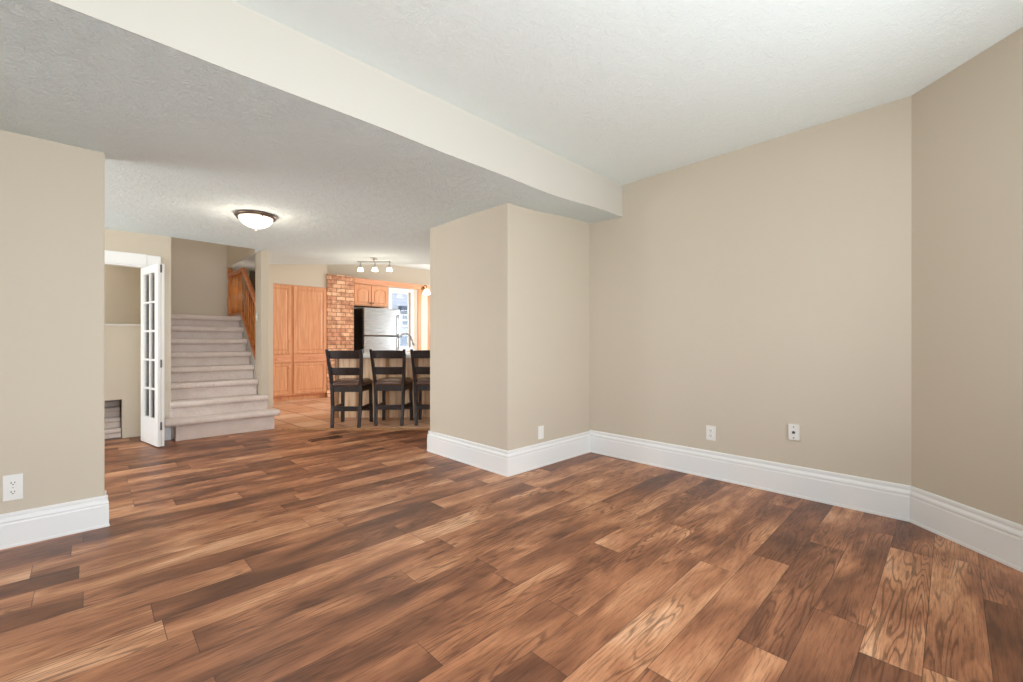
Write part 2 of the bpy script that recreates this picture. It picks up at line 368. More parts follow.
# kitchen ceiling, higher than the passage, and the drop between them
obj('ceiling_kitchen', prism([(1.7, 8.85), (1.7, 10.1), (7.6, 10.1), (7.6, 4.1), (4.1, 4.1), (4.1, diag(7.17, 4.1)), (1.9, diag(7.17, 1.9))], 3.165, 3.25), M['ceil_up'], kind='structure')
bm = bmesh.new(); p0 = dl(7.10, -6); p1 = dl(7.18, -6)
q = [(1.95, diag(7.10, 1.95)), (4.15, diag(7.10, 4.15)), (4.15, diag(7.18, 4.15)), (1.95, diag(7.18, 1.95))]
obj('wall_above_passage', prism(q, 2.52, 3.2), M['wall'], kind='structure')

# walls
obj('wall_right', B(RX, RX + 0.12, 0.19, CY1, -0.05, 2.95), M['wall'], kind='structure')
obj('wall_bay', prism([(RX, 0.19), (2.70, -1.10), (2.79, -1.18), (RX + 0.12, 0.14), (RX + 0.12, 0.19)], -0.05, 2.95), M['wall'], kind='structure')
obj('wall_column', B(CX0, RX, CY, CY1, -0.05, 2.60), M['wall'], kind='structure', bevel=0.006)
obj('wall_left', B(-3.0, 0.078, LY, LY + 0.12, -0.05, 2.60), M['wall'], kind='structure', bevel=0.006)
def wall_holes(axis, lo, hi, t0, t1, z1, holes, name, z0=-0.05, mat='wall'):
    """wall along X (axis 0) or Y (axis 1) with rectangular holes (a0, a1, z0, z1)"""
    bm = bmesh.new(); cuts = sorted(holes); cur = lo
    def put(a0, a1, za, zb):
        if a1 - a0 < 1e-4 or zb - za < 1e-4: return
        if axis == 0: box(bm, a0, a1, t0, t1, za, zb)
        else: box(bm, t0, t1, a0, a1, za, zb)
    for a0, a1, h0, h1 in cuts:
        put(cur, a0, z0, z1); put(a0, a1, z0, h0); put(a0, a1, h1, z1); cur = a1
    put(cur, hi, z0, z1)
    return obj(name, bm, M[mat], kind='structure')
OPX0, OPX1, OPZ = -0.72, 0.55, 2.105
wall_holes(0, -3.0, 0.733, SY, SY + 0.12, 2.60, [(OPX0, OPX1, -0.05, OPZ)], 'wall_hall')
wall_holes(0, -3.12, 2.72, -1.22, -1.10, 2.95, [(-0.8, 2.6, 0.55, 2.35)], 'wall_rear')
wall_holes(1, -1.22, SY + 0.12, -3.12, -3.0, 2.95, [(0.05, 2.55, 0.55, 2.35), (4.45, 6.35, 0.3, 2.25)], 'wall_side')
# stairwell: left, back, header above the mezzanine, stub post
obj('wall_stair_left', B(0.613, 0.733, SY + 0.12, 8.92, -0.05, 4.2), M['wall'], kind='structure')
obj('wall_stair_left_front', B(0.613, 0.733, SY + 0.0, SY + 0.12, 2.60, 4.2), M['wall'], kind='structure')
obj('wall_stair_back', B(0.58, 2.45, 8.80, 8.92, -0.05, 4.2), M['wall'], kind='structure')
obj('wall_stair_header', B(1.72, 1.84, 7.04, 8.80, 2.485, 4.2), M['wall'], kind='structure')
obj('wall_stair_upper_front', B(0.58, 1.84, SY, SY + 0.1, 2.545, 4.2), M['wall'], kind='structure')
obj('ceiling_stairwell', B(0.58, 1.84, 6.75, 8.92, 4.2, 4.3), M['ceil_up'], kind='structure')
obj('wall_post', B(1.727, 1.826, SY, 7.05, -0.05, 2.60), M['wall'], kind='structure', bevel=0.005)
obj('ceiling_mezzanine', prism([(1.725, 7.05), (1.85, 7.05), (2.30, 8.80), (1.725, 8.80)], 2.478, 2.53), M['ceil_up'], kind='structure')
obj('wall_stair_side', prism([(1.826, 7.05), (1.862, 7.05), (2.33, 8.80), (2.399, 9.95), (2.25, 9.95), (2.25, 8.80)], -0.05, 3.2), M['wall'], kind='structure')
bm = bmesh.new()   # low wall under the stair rail
extrude_x([(7.05, 0.0), (8.79, 0.0), (8.79, 1.63), (7.86, 1.63), (7.05, 0.93)], 1.722, 1.80, bm)
obj('wall_stair_stringer', bm, M['beam'], kind='structure')
obj('mezzanine_floor', prism([(1.80, 7.86), (2.05, 7.86), (2.30, 8.79), (1.80, 8.79)], 1.50, 1.60), M['hallfloor'], kind='structure')
# closet behind the folding door
bm = boxes((-1.2, -0.20, 7.24, 7.34, 0, 1.40), (0.304, 0.58, 7.24, 7.34, 0, 1.40), (-0.20, 0.304, 7.24, 7.34, 0.485, 1.40))
obj('wall_closet_low', bm, M['wall'], kind='structure')
obj('trim_2', B(-1.2, 0.58, 7.22, 7.95, 1.40, 1.425), M['beam'], kind='structure')
obj('wall_closet_back', B(-1.2, 0.58, 7.95, 8.05, 0, 2.60), M['wall'], kind='structure')
obj('wall_closet_side', B(-1.32, -1.2, SY + 0.12, 8.05, 0, 2.60), M['wall'], kind='structure')
obj('ceiling_closet', B(-1.2, 0.58, SY + 0.12, 8.05, 2.60, 2.68), M['ceil_up'], kind='structure')
cs = empty('carpeted_steps', (0.05, 7.3, 0), label='short carpeted steps seen through the low opening beyond the folding door', cat='steps')
for k in range(4):
    z = 0.12 * (k + 1); y = 0.02 + 0.12 * k
    b2 = extrude_x([(y, 0), (y + 0.14, 0), (y + 0.14, z), (y, z), (y - 0.02, z - 0.02), (y - 0.02, z - 0.045), (y, z - 0.06)], -0.245, 0.25)
    obj('step', b2, M['carpet'], cs, bevel=0.008)
# kitchen walls
WX0, WX1, WZ0, WZ1 = 5.51, 6.07, 1.05, 2.50
DX0, DX1, DZ1 = 6.39, 7.22, 2.60
wall_holes(0, 2.40, 7.55, KY, KY + 0.12, 3.2, [(WX0, WX1, WZ0, WZ1), (DX0, DX1, -0.05, DZ1)], 'wall_back')
wall_holes(1, 4.1, 10.1, 7.5, 7.62, 3.2, [(5.9, 8.9, 0.8, 2.6)], 'wall_kitchen_side')
obj('wall_kitchen_front', B(RX + 0.12, 7.5, 4.10, 4.22, -0.05, 3.2), M['wall'], kind='structure')

# ---------------------------------------------------------------- baseboards
PROF = [(0.0, 0.0), (0.024, 0.0), (0.024, 0.012), (0.021, 0.018), (0.021, 0.138), (0.0185, 0.146), (0.0185, 0.150), (0.021, 0.156), (0.019, 0.165), (0.012, 0.174), (0.010, 0.180), (0.0125, 0.186), (0.0125, 0.196), (0.009, 0.203), (0.0, 0.203)]
def baseboard(name, p0, p1, side, m0=0.0, m1=0.0, hs=0.985):
    """profile along p0->p1, side +1 = sticks out to the left of travel; m0/m1 tangent offsets per unit of thickness at the ends (mitres)"""
    p0, p1 = Vector((*p0, 0)), Vector((*p1, 0)); d = (p1 - p0).normalized(); n = Vector((-d.y, d.x, 0)) * side
    bm = bmesh.new(); ra, rb = [], []
    for o_, z in PROF:
        z *= hs
        ra.append(bm.verts.new(p0 + n * o_ - d * m0 * o_ + Vector((0, 0, z)))); rb.append(bm.verts.new(p1 + n * o_ + d * m1 * o_ + Vector((0, 0, z))))
    k = len(PROF)
    bm.faces.new(ra); bm.faces.new(rb[::-1])
    for i in range(k): bm.faces.new((ra[i], ra[(i + 1) % k], rb[(i + 1) % k], rb[i]))
    return obj(name, bm, M['white'], kind='structure')
e = 0.0005
baseboard('baseboard_column_side', (CX0 - e, CY1), (CX0 - e, CY), -1, 0, 1, 1.11)
baseboard('baseboard_column_end', (RX, CY1 + e), (CX0, CY1 + e), -1, 0, 1, 1.11)
baseboard('baseboard_column_front', (CX0, CY - e), (RX, CY - e), -1, 1, -1, 1.11)
baseboard('baseboard_right', (RX - e, CY), (RX - e, 0.19), -1, -1, -0.414, 1.17)
baseboard('baseboard_bay', (RX - e, 0.19 - e), (2.70, -1.10), -1, -0.414, 0, 1.17)
baseboard('baseboard_left', (0.078, LY - e), (-3.0, LY - e), 1, 1, 0)
baseboard('baseboard_left_end', (0.078 + e, LY + 0.12), (0.078 + e, LY), -1, 1, 1)
baseboard('baseboard_left_back', (-3.0, LY + 0.12 + e), (0.078, LY + 0.12 + e), 1, 0, 1)
baseboard('baseboard_hall', (0.635, SY - e), (0.733, SY - e), -1)
baseboard('baseboard_hall_side', (-3.0, SY - e), (-0.81, SY - e), -1)
baseboard('baseboard_side', (-3.0 + e, LY), (-3.0 + e, -1.10), 1)
baseboard('baseboard_rear', (-3.0, -1.10 + e), (2.70, -1.10 + e), 1)

# ---------------------------------------------------------------- door casing and folding glazed door
bm = bmesh.new()
box(bm, OPX1, 0.632, SY - 0.018, SY, 0, 2.105); box(bm, OPX0 - 0.085, OPX0, SY - 0.018, SY, 0, 2.105)
box(bm, OPX0 - 0.085, 0.504, SY - 0.018, SY, 2.105, 2.245); box(bm, 0.507, 0.632, SY - 0.022, SY, 2.105, 2.238)
box(bm, OPX0, 0.504, SY - 0.030, SY - 0.018, 2.105, 2.122)
obj('trim_3', bm, M['white'], kind='structure', bevel=0.003)
bm = boxes((OPX1 - 0.012, OPX1, SY, SY + 0.12, 0, 2.105), (OPX0, OPX0 + 0.012, SY, SY + 0.12, 0, 2.105), (OPX0 + 0.012, OPX1 - 0.012, SY, SY + 0.12, 2.093, 2.105))
obj('door_frame', bm, M['white'], kind='structure')
far, near = Vector((0.455, 6.86, 0)), Vector((0.562, 6.285, 0)); dv = near - far; Lf = dv.length; ang = math.atan2(dv.y, dv.x)
def leaf(name_parent, y0):
    """local x runs along the leaf 0..Lf, y0..y0+0.036 thick"""
    t = 0.031; y1 = y0 + t; z0, z1 = 0.012, 2.09
    zb, zt = 0.32, 2.0; xa, xb = 0.10, Lf - 0.10; mw = 0.022; bm = bmesh.new()
    box(bm, 0, xa, y0, y1, z0, z1); box(bm, xb, Lf, y0, y1, z0, z1); box(bm, xa, xb, y0, y1, z0, zb); box(bm, xa, xb, y0, y1, zt, z1)
    xm = (xa + xb) / 2; box(bm, xm - mw / 2, xm + mw / 2, y0 + 0.004, y1 - 0.004, zb, zt)
    for k in range(1, 5):
        z = zb + (zt - zb) * k / 5
        box(bm, xa, xm - mw / 2, y0 + 0.004, y1 - 0.004, z - mw / 2, z + mw / 2); box(bm, xm + mw / 2, xb, y0 + 0.004, y1 - 0.004, z - mw / 2, z + mw / 2)
    lf = obj('door_leaf', bm, M['white'], name_parent, bevel=0.003)
    bm = bmesh.new()
    for k in range(5):
        za, zc = zb + (zt - zb) * k / 5 + mw / 2 * (k > 0), zb + (zt - zb) * (k + 1) / 5 - mw / 2 * (k < 4)
        box(bm, xa, xm - mw / 2, y0 + 0.015, y0 + 0.020, za, zc); box(bm, xm + mw / 2, xb, y0 + 0.015, y0 + 0.020, za, zc)
    obj('glass', bm, M['glass'], lf)
    return lf
dr = empty('door_1', (far.x, far.y, 0), ang, kind='structure')
l1 = leaf(dr, 0.0); l2 = leaf(dr, 0.034)
for z in (1.99, 0.91, 0.2):
    h = obj('hinge', lathe([(0.007, z), (0.0075, z + 0.002), (0.0075, z + 0.088), (0.007, z + 0.09)], 10, c=(Lf + 0.006, 0.0325)), M['hinge'], dr)
    obj('hinge_plate', B(Lf, Lf + 0.002, 0.024, 0.041, z, z + 0.09), M['hinge'], h)

# ---------------------------------------------------------------- windows and glazed door
def window(name, axis, a0, a1, z0, z1, t, inward, mid=True, mull=0, trimw=0.08, mat='white'):
    """frame, trim and glass filling a hole; t = inner wall face, inward = +-1 direction to the room"""
    r = empty(name, kind='structure'); f = bmesh.new()
    def bx(bm, u0, u1, v0, v1, za, zb):
        v0, v1 = min(v0, v1), max(v0, v1)
        if axis == 0: box(bm, u0, u1, v0, v1, za, zb)
        else: box(bm, v0, v1, u0, u1, za, zb)
    o1, o2 = t - inward * 0.03, t - inward * 0.075
    w = 0.045
    bx(f, a0, a0 + w, o1, o2, z0, z1); bx(f, a1 - w, a1, o1, o2, z0, z1); bx(f, a0 + w, a1 - w, o1, o2, z0, z0 + w); bx(f, a0 + w, a1 - w, o1, o2, z1 - w, z1)
    if mid: zm = (z0 + z1) / 2; bx(f, a0 + w, a1 - w, o1, o2, zm - 0.02, zm + 0.02)
    for k in range(mull):
        x = a0 + (a1 - a0) * (k + 1) / (mull + 1); bx(f, x - 0.03, x + 0.03, o1 + inward * 0.001, o2 - inward * 0.001, z0 + w, z1 - w)
    obj('window_frame', f, M[mat], r)
    g = bmesh.new(); bx(g, a0 + w, a1 - w, t - inward * 0.050, t - inward * 0.054, z0 + w, z1 - w); obj('glass', g, M['glass'], r)
    c = bmesh.new(); i1 = t + inward * 0.018
    bx(c, a0 - trimw, a0, t, i1, z0 - trimw, z1 + trimw); bx(c, a1, a1 + trimw, t, i1, z0 - trimw, z1 + trimw); bx(c, a0, a1, t, i1, z1, z1 + trimw); bx(c, a0, a1, t, i1, z0 - trimw, z0)
    obj('window_casing', c, M[mat], r, bevel=0.003)
    return r
window('window_1', 0, WX0, WX1, WZ0, WZ1, KY, -1)
window('window_2', 0, -0.8, 2.6, 0.55, 2.35, -1.10, 1, mull=2)
window('window_3', 1, 0.05, 2.55, 0.55, 2.35, -3.0, 1, mull=1)  # unseen window, added to go with the side fill
window('window_4', 1, 4.45, 6.35, 0.3, 2.25, -3.0, 1, mull=1)  # unseen window, made up to go with the hall fill
window('window_5', 1, 5.9, 8.9, 0.8, 2.6, 7.5, -1, mull=2)
d2 = empty('door_2', kind='structure')
bm = boxes((DX0, DX0 + 0.03, KY + 0.02, KY + 0.07, 0, DZ1), (DX0 + 0.24, DX1, KY + 0.02, KY + 0.07, 0, DZ1), (DX0 + 0.03, DX0 + 0.24, KY + 0.02, KY + 0.07, 0, 0.25), (DX0 + 0.03, DX0 + 0.24, KY + 0.02, KY + 0.07, DZ1 - 0.1, DZ1))
bt = bpy.data.materials.new('cream_blind'); bt.use_nodes = True; tt = bt.node_tree; tt.nodes.clear()
o_ = tt.nodes.new('ShaderNodeOutputMaterial'); ms_ = tt.nodes.new('ShaderNodeMixShader'); df = tt.nodes.new('ShaderNodeBsdfDiffuse'); tl = tt.nodes.new('ShaderNodeBsdfTranslucent')
for q_ in (df, tl): q_.inputs[0].default_value = (*lin(252, 244, 226), 1)
ms_.inputs[0].default_value = 0.65; tt.links.new(df.outputs[0], ms_.inputs[1]); tt.links.new(tl.outputs[0], ms_.inputs[2]); tt.links.new(ms_.outputs[0], o_.inputs[0])
bl = obj('door_blind', B(DX0 + 0.035, DX0 + 0.235, KY + 0.028, KY + 0.031, 0.24, DZ1 - 0.09), bt, d2)
obj('door_panel', bm, M['oak'], d2)
obj('glass', B(DX0 + 0.03, DX0 + 0.24, KY + 0.04, KY + 0.046, 0.25, DZ1 - 0.1), M['glass'], d2)
bm = boxes((DX0 - 0.09, DX0, KY - 0.02, KY, 0, DZ1), (DX1, DX1 + 0.09, KY - 0.02, KY, 0, DZ1))
obj('door_casing', bm, M['oak'], d2, bevel=0.003)
for z in (1.36, 1.55):
    obj('door_knob', lathe([(0.012, 0), (0.012, 0.03), (0.03, 0.04), (0.034, 0.055), (0.025, 0.07), (0.008, 0.074)], 14), M['brass'], d2)
    k = d2.children[-1]; k.rotation_euler = (math.pi / 2, 0, 0); k.location = (DX0 + 0.28, KY + 0.02, z)
# exterior
obj('ground_outside', B(-12, 30, -14, 34, -0.4, -0.3), M['grass'], kind='structure')
nh = empty('neighbour_house', (9, 16, -0.3), label='pale sided house seen outside through the window behind the kitchen tap', cat='house')
obj('siding_wall', B(-3, 5, 0, 4, 0, 5.5), M['siding'], nh)
rf = obj('roof', extrude_x([(-0.5, 5.4), (4.5, 5.4), (2, 7.5)], -3.3, 5.3), M['roofm'], nh)
obj('eave', B(0.15, 0.9, -0.25, 0, 2.72, 2.98), M['roofm'], nh)
hw = obj('window_frame', boxes((0.22, 0.3, -0.05, 0, 2.15, 2.65), (0.62, 0.7, -0.05, 0, 2.15, 2.65), (0.3, 0.62, -0.05, 0, 2.15, 2.2), (0.3, 0.62, -0.05, 0, 2.6, 2.65)), M['white'], nh)
obj('pane', B(0.3, 0.62, -0.02, -0.01, 2.2, 2.6), M['bluegrey'], hw)
obj('blue_grey_shape', B(0.25, 0.62, -0.03, 0, 0.6, 1.75), M['bluegrey'], nh)  # plain blue-grey shape low on the neighbour's wall

# ================================================================ STAIRCASE
st = empty('staircase', (1.2, SY, 0), label='carpeted staircase rising between beige walls with two wide lower steps', cat='staircase')
ZS = [0.26, 0.46, 0.673, 0.868, 1.058, 1.243, 1.425, 1.60]; YS = [6.50, 6.68, 6.875, 7.07, 7.26, 7.46, 7.665, 7.86]
def step(k):
    z = ZS[k]; zp = ZS[k - 1] if k else 0.0; yn = YS[k]; yb = (YS[k + 1] + 0.10) if k < 7 else 8.795
    X0, X1 = (0.757, 1.84) if k == 0 else ((0.72, 1.80) if k == 1 else (0.735, 1.718))
    n0, n1 = (0.65, 1.895) if k == 0 else ((0.72, 1.80) if k == 1 else (0.735, 1.718))
    th = 0.075
    prof = [(yb, z), (yn + 0.02, z)] + [(yn + 0.022 - 0.04 * math.sin(a), z - th / 2 + th / 2 * math.cos(a)) for a in (0.4, 0.8, 1.2, 1.57, 1.95, 2.35, 2.75)] + [(yn + 0.022, z - th), (yb, z - th)]
    if k < 2: # lower two steps stand partly in front of the walls
        prof = [(min(y, SY - 0.003), zz) if False else (y, zz) for y, zz in prof]
    bm = bmesh.new()
    if k < 2:
        def clip(p, ym): return [(min(y, ym), zz) for y, zz in p]
        extrude_x(clip(prof, SY - 0.004), n0 - st.location.x, n1 - st.location.x, bm)
        box(bm, X0 - st.location.x, X1 - st.location.x, yn + 0.05, SY - 0.004, 0.001 if k == 0 else zp - 0.02, z - th + 0.005)
        box(bm, 0.737 - st.location.x, 1.714 - st.location.x, SY - 0.004, yb, 0.001 if k == 0 else zp, z)
    else:
        extrude_x(prof, n0 - st.location.x, n1 - st.location.x, bm)
        box(bm, X0 - st.location.x, X1 - st.location.x, yn + 0.05, yb, zp, z - th + 0.005)
    for v in bm.verts: v.co.y -= SY
    return obj('step', bm, M['carpet'], st, bevel=0.006)
for k in range(8): step(k)

# stair railing
rl = empty('stair_railing', (1.76, 7.86, 1.6), label='orange oak railing with turned balusters at the top of the carpeted stairs', cat='railing')
def R(bm):
    for v in bm.verts: v.co -= Vector((1.76, 7.86, 1.6))
    return bm
RXc = 1.76
def rail_profile(y0, z0, y1, z1, w, h, bm=None):
    bm = bm or bmesh.new()
    sec = [(-w / 2, 0), (-w / 2 * 0.75, -h * 0.5), (-w / 2 * 0.75, -h), (w / 2 * 0.75, -h), (w / 2 * 0.75, -h * 0.5), (w / 2, 0), (w / 2 * 0.7, h * 0.25), (0, h * 0.35), (-w / 2 * 0.7, h * 0.25)]
    a = [bm.verts.new((RXc + x, y0, z0 + z)) for x, z in sec]; b = [bm.verts.new((RXc + x, y1, z1 + z)) for x, z in sec]; n = len(sec)
    bm.faces.new(a); bm.faces.new(b[::-1])
    for i in range(n): bm.faces.new((a[i], a[(i + 1) % n], b[(i + 1) % n], b[i]))
    return bm
HZ = lambda y: 2.36 if y >= 7.86 else 2.36 - (7.86 - y) * 0.76
LZ = lambda y: 1.66 if y >= 7.86 else 1.66 - (7.86 - y) * 0.85
bm = rail_profile(7.86, HZ(7.86), 8.70, 2.36, 0.075, 0.05); rail_profile(7.052, HZ(7.052), 7.88, HZ(7.86), 0.075, 0.05, bm)
obj('handrail', R(bm), M['rail_y'], rl, bevel=0.004)
bm = bmesh.new()
hexa(bm, [(1.725, 7.86, 1.631), (1.795, 7.86, 1.631), (1.795, 7.86, 1.675), (1.725, 7.86, 1.675)], [(1.725, 8.70, 1.631), (1.795, 8.70, 1.631), (1.795, 8.70, 1.675), (1.725, 8.70, 1.675)])
y0 = 7.052
hexa(bm, [(1.723, y0, LZ(y0) - 0.035), (1.797, y0, LZ(y0) - 0.035), (1.797, y0, LZ(y0) + 0.02), (1.723, y0, LZ(y0) + 0.02)], [(1.723, 7.86, 1.625), (1.797, 7.86, 1.625), (1.797, 7.86, 1.68), (1.723, 7.86, 1.68)])
obj('bottom_rail', R(bm), M['rail_y'], rl)
def baluster_bm(y):
    z0, z1 = LZ(y) + 0.01, HZ(y) - 0.045; L = z1 - z0; c = (RXc, y)
    pr = [(0.017, 0), (0.017, 0.16), (0.010, 0.18), (0.019, 0.22), (0.020, 0.30), (0.011, 0.36), (0.018, 0.39), (0.011, 0.42), (0.019, 0.58), (0.013, 0.72), (0.010, 0.80), (0.016, 0.83), (0.010, 0.86), (0.014, 1.0)]
    return lathe([(r * 0.72, z0 + L * t) for r, t in pr], 10, c=c)
y = 7.12
while y < 8.66:
    if abs(y - 7.86) > 0.04: obj('baluster', R(baluster_bm(y)), M['rail'], rl, smooth=True)
    y += 0.105
bm = bmesh.new(); box(bm, RXc - 0.036, RXc + 0.036, 8.70, 8.772, 1.632, 1.95); lathe([(0.036, 1.95), (0.028, 2.0), (0.034, 2.06), (0.034, 2.2), (0.024, 2.26), (0.034, 2.3)], 14, bm, (RXc, 8.736)); box(bm, RXc - 0.036, RXc + 0.036, 8.70, 8.772, 2.3, 2.4)
lathe([(0.042, 2.4), (0.044, 2.415), (0.03, 2.425), (0.036, 2.44), (0.030, 2.465), (0.012, 2.475)], 16, bm, (RXc, 8.736))
obj('newel_post', R(bm), M['rail'], rl)
obj('door_3', B(2.06, 2.30, 8.775, 8.798, 1.61, 2.475), M['doorway_dark'], kind='structure')  # darkness of the doorway opening put into a flat olive panel

# ================================================================ KITCHEN
def tall_cabinet(x0, x1, label, knob_side):
    yf = 9.43; r = empty('pantry_cabinet', ((x0 + x1) / 2, yf, 0), label=label, cat='cabinet', group='tall oak pantry cabinets'); cx = (x0 + x1) / 2
    L = lambda v: v - cx; bm = bmesh.new()
    box(bm, L(x0), L(x1), 0.02, 0.56, 0.11, 2.365); box(bm, L(x0) , L(x1), 0.07, 0.56, 0.004, 0.11)
    # face frame
    box(bm, L(x0), L(x0) + 0.035, 0, 0.02, 0.11, 2.365); box(bm, L(x1) - 0.035, L(x1), 0, 0.02, 0.11, 2.365)
    for za, zb in ((0.11, 0.15), (0.76, 0.79), (0.935, 0.975), (2.325, 2.365)): box(bm, L(x0) + 0.035, L(x1) - 0.035, 0, 0.02, za, zb)
    obj('cabinet_body', bm, M['oak'], r, bevel=0.002)
    def door(za, zb, nm='door'):
        a0, a1 = L(x0) + 0.025, L(x1) - 0.025; w = 0.055; t0, t1 = -0.02, -0.001; bm = bmesh.new()
        if nm == 'drawer': box(bm, a0, a1, t0, t1, za, zb)
        else:
            box(bm, a0, a0 + w, t0, t1, za, zb); box(bm, a1 - w, a1, t0, t1, za, zb); box(bm, a0 + w, a1 - w, t0, t1, za, za + w); box(bm, a0 + w, a1 - w, t0, t1, zb - w, zb)
            box(bm, a0 + w, a1 - w, t0 + 0.010, t1, za + w, zb - w)
            hexa(bm, [(a0 + w + .01, t0 + .010, za + w + .01), (a1 - w - .01, t0 + .010, za + w + .01), (a1 - w - .01, t0 + .010, zb - w - .01), (a0 + w + .01, t0 + .010, zb - w - .01)],
                 [(a0 + w + .04, t0 + .002, za + w + .04), (a1 - w - .04, t0 + .002, za + w + .04), (a1 - w - .04, t0 + .002, zb - w - .04), (a0 + w + .04, t0 + .002, zb - w - .04)])
        d = obj(nm, bm, M['oak_x'] if nm == 'drawer' else M['oak'], r, bevel=0.003)
        kx = 0 if nm == 'drawer' else (a1 - 0.028 if knob_side > 0 else a0 + 0.028); kz = (za + zb) / 2 if nm == 'drawer' else (za + 0.25 if za > 0.9 else zb - 0.09)
        k = lathe([(0.006, 0), (0.006, 0.012), (0.014, 0.018), (0.015, 0.024), (0.008, 0.029)], 12)
        ko = obj('knob', k, M['oak'], d, smooth=True); ko.rotation_euler = (math.pi / 2, 0, 0); ko.location = (kx, t0, kz)
    door(0.965, 2.340); door(0.785, 0.94, 'drawer'); door(0.140, 0.770)
tall_cabinet(2.405, 2.974, 'tall oak pantry cabinet beside the stair wall post', 1)
tall_cabinet(2.974, 3.675, 'tall oak pantry cabinet with two doors beside the brick pillar', 1)
obj('brick_pillar', B(3.68, 4.272, 9.42, 9.998, 0, 2.67), M['brick'], kind='structure')
obj('wall_above_pantry', B(2.40, 3.68, 9.45, 9.998, 2.368, 3.2), M['wall'], kind='structure')
# fridge
fx0, fx1, fy = 4.455, 5.365, 9.30; fr = empty('refrigerator', ((fx0 + fx1) / 2, 9.65, 0), label='stainless steel top-freezer refrigerator with black sides under oak cabinets', cat='refrigerator')
hw_ = (fx1 - fx0) / 2; zs = 1.34
obj('body', B(-hw_, hw_, -0.27, 0.34, 0.03, 1.975), M['black'], fr, bevel=0.006)
obj('foot_grille', B(-hw_ + 0.02, hw_ - 0.02, -0.27 + 0.01, 0.3, 0.004, 0.03), M['black'], fr)
for nm, za, zb, h0, h1 in (('freezer_door', zs + 0.012, 1.98, 1.36, 1.84), ('fridge_door', 0.07, zs - 0.012, 0.72, 1.32)):
    d = obj(nm, B(-hw_, hw_, -0.35, -0.275, za, zb), M['steel'], fr, bevel=0.014, seg=3)
    bm = tube([(hw_ - 0.055, -0.353, h0), (hw_ - 0.055, -0.395, h0 + 0.03), (hw_ - 0.055, -0.40, (h0 + h1) / 2), (hw_ - 0.055, -0.395, h1 - 0.03), (hw_ - 0.055, -0.353, h1)], 0.013, 10)
    obj('handle', bm, M['black'] , d, smooth=True)
# cabinet over the fridge
def arch_door(a0, a1, z0, z1, parent, kx):
    w = 0.055; t0, t1 = -0.02, -0.001; bm = bmesh.new(); n = 12
    pa, pb = a0 + w, a1 - w; zi0 = z0 + w
    arch = [(pa + (pb - pa) * i / n, z1 - w - 0.055 + 0.055 * math.sin(math.pi * i / n) ** 1.5) for i in range(n + 1)]
    box(bm, a0, pa, t0, t1, z0, z1); box(bm, pb, a1, t0, t1, z0, z1); box(bm, pa, pb, t0, t1, z0, zi0)
    for (xa, za), (xb, zb) in zip(arch, arch[1:]):
        hexa(bm, [(xa, t0, za), (xb, t0, zb), (xb, t0, z1), (xa, t0, z1)], [(xa, t1, za), (xb, t1, zb), (xb, t1, z1), (xa, t1, z1)])
    box(bm, pa, pb, t0 + 0.012, t1, zi0, z1 - w)
    inner = [(pa + .03, zi0 + .03), (pb - .03, zi0 + .03)] + [(pa + .03 + (pb - pa - .06) * i / n, z - .035) for i, (x, z) in reversed(list(enumerate(arch)))]
    outer = [(pa + .008, zi0 + .008), (pb - .008, zi0 + .008)] + [(pa + .008 + (pb - pa - .016) * i / n, z - .01) for i, (x, z) in reversed(list(enumerate(arch)))]
    A = [bm.verts.new((x, t0 + 0.012, z)) for x, z in outer]; Bv = [bm.verts.new((x, t0 + 0.002, z)) for x, z in inner]; m = len(A)
    bm.faces.new(Bv)
    for i in range(m): bm.faces.new((A[i], A[(i + 1) % m], Bv[(i + 1) % m], Bv[i]))
    d = obj('door', bm, M['oak'], parent)
    ko = obj('knob', lathe([(0.006, 0), (0.006, 0.012), (0.016, 0.018), (0.017, 0.026), (0.008, 0.031)], 12), M['black'], d, smooth=True); ko.rotation_euler = (math.pi / 2, 0, 0); ko.location = (kx, t0, z0 + 0.06)
ux0, ux1, uy = 4.345, 5.20, 9.60
uc = empty('wall_cabinet', ((ux0 + ux1) / 2, uy, 2.04), label='oak wall cabinet with two arched doors above the refrigerator', cat='cabinet')
w2 = (ux1 - ux0) / 2; obj('cabinet_body', B(-w2, w2, 0, 0.395, 0, 0.50), M['oak'], uc, bevel=0.002)
arch_door(-w2 + 0.015, -0.008, 0.015, 0.485, uc, -0.035); arch_door(0.008, w2 - 0.015, 0.015, 0.485, uc, 0.035)
vl = obj('oak_valance', B(4.345, 6.72, 9.555, 9.60, 2.545, 2.67), M['oak_x'], bevel=0.004); box_b = None
tag(vl, 'long oak board running above the arched cabinet and the kitchen window', 'valance')
# sconce above the glazed door
sc_ = empty('wall_sconce', (6.47, KY, 2.66), label='lit glass wall light on a curved arm above the kitchen door', cat='lamp')
sc_.location = (6.17, 9.553, 2.575)
obj('backplate', tube([(0, 0, 0), (0, -0.02, 0)], 0.05, 16), M['brass'], sc_)
arc = [(0, -0.02, 0)] + [(0, -0.09 - 0.07 * math.cos(a), 0.03 + 0.07 * math.sin(a)) for a in [i * math.pi / 8 for i in range(9)]][::-1]
arc = [(0.0, -0.02, 0.0), (0, -0.05, 0.06), (0, -0.10, 0.085), (0, -0.15, 0.06), (0, -0.17, 0.0), (0, -0.17, -0.04)]
obj('arm', tube(arc, 0.010, 8), M['brass'], sc_, smooth=True)
bm = lathe([(0.035, -0.03), (0.06, -0.06), (0.085, -0.11), (0.105, -0.16), (0.10, -0.162)], 20, c=(0, -0.17)); obj('lamp_shade', bm, M['bulb'], sc_, smooth=True)

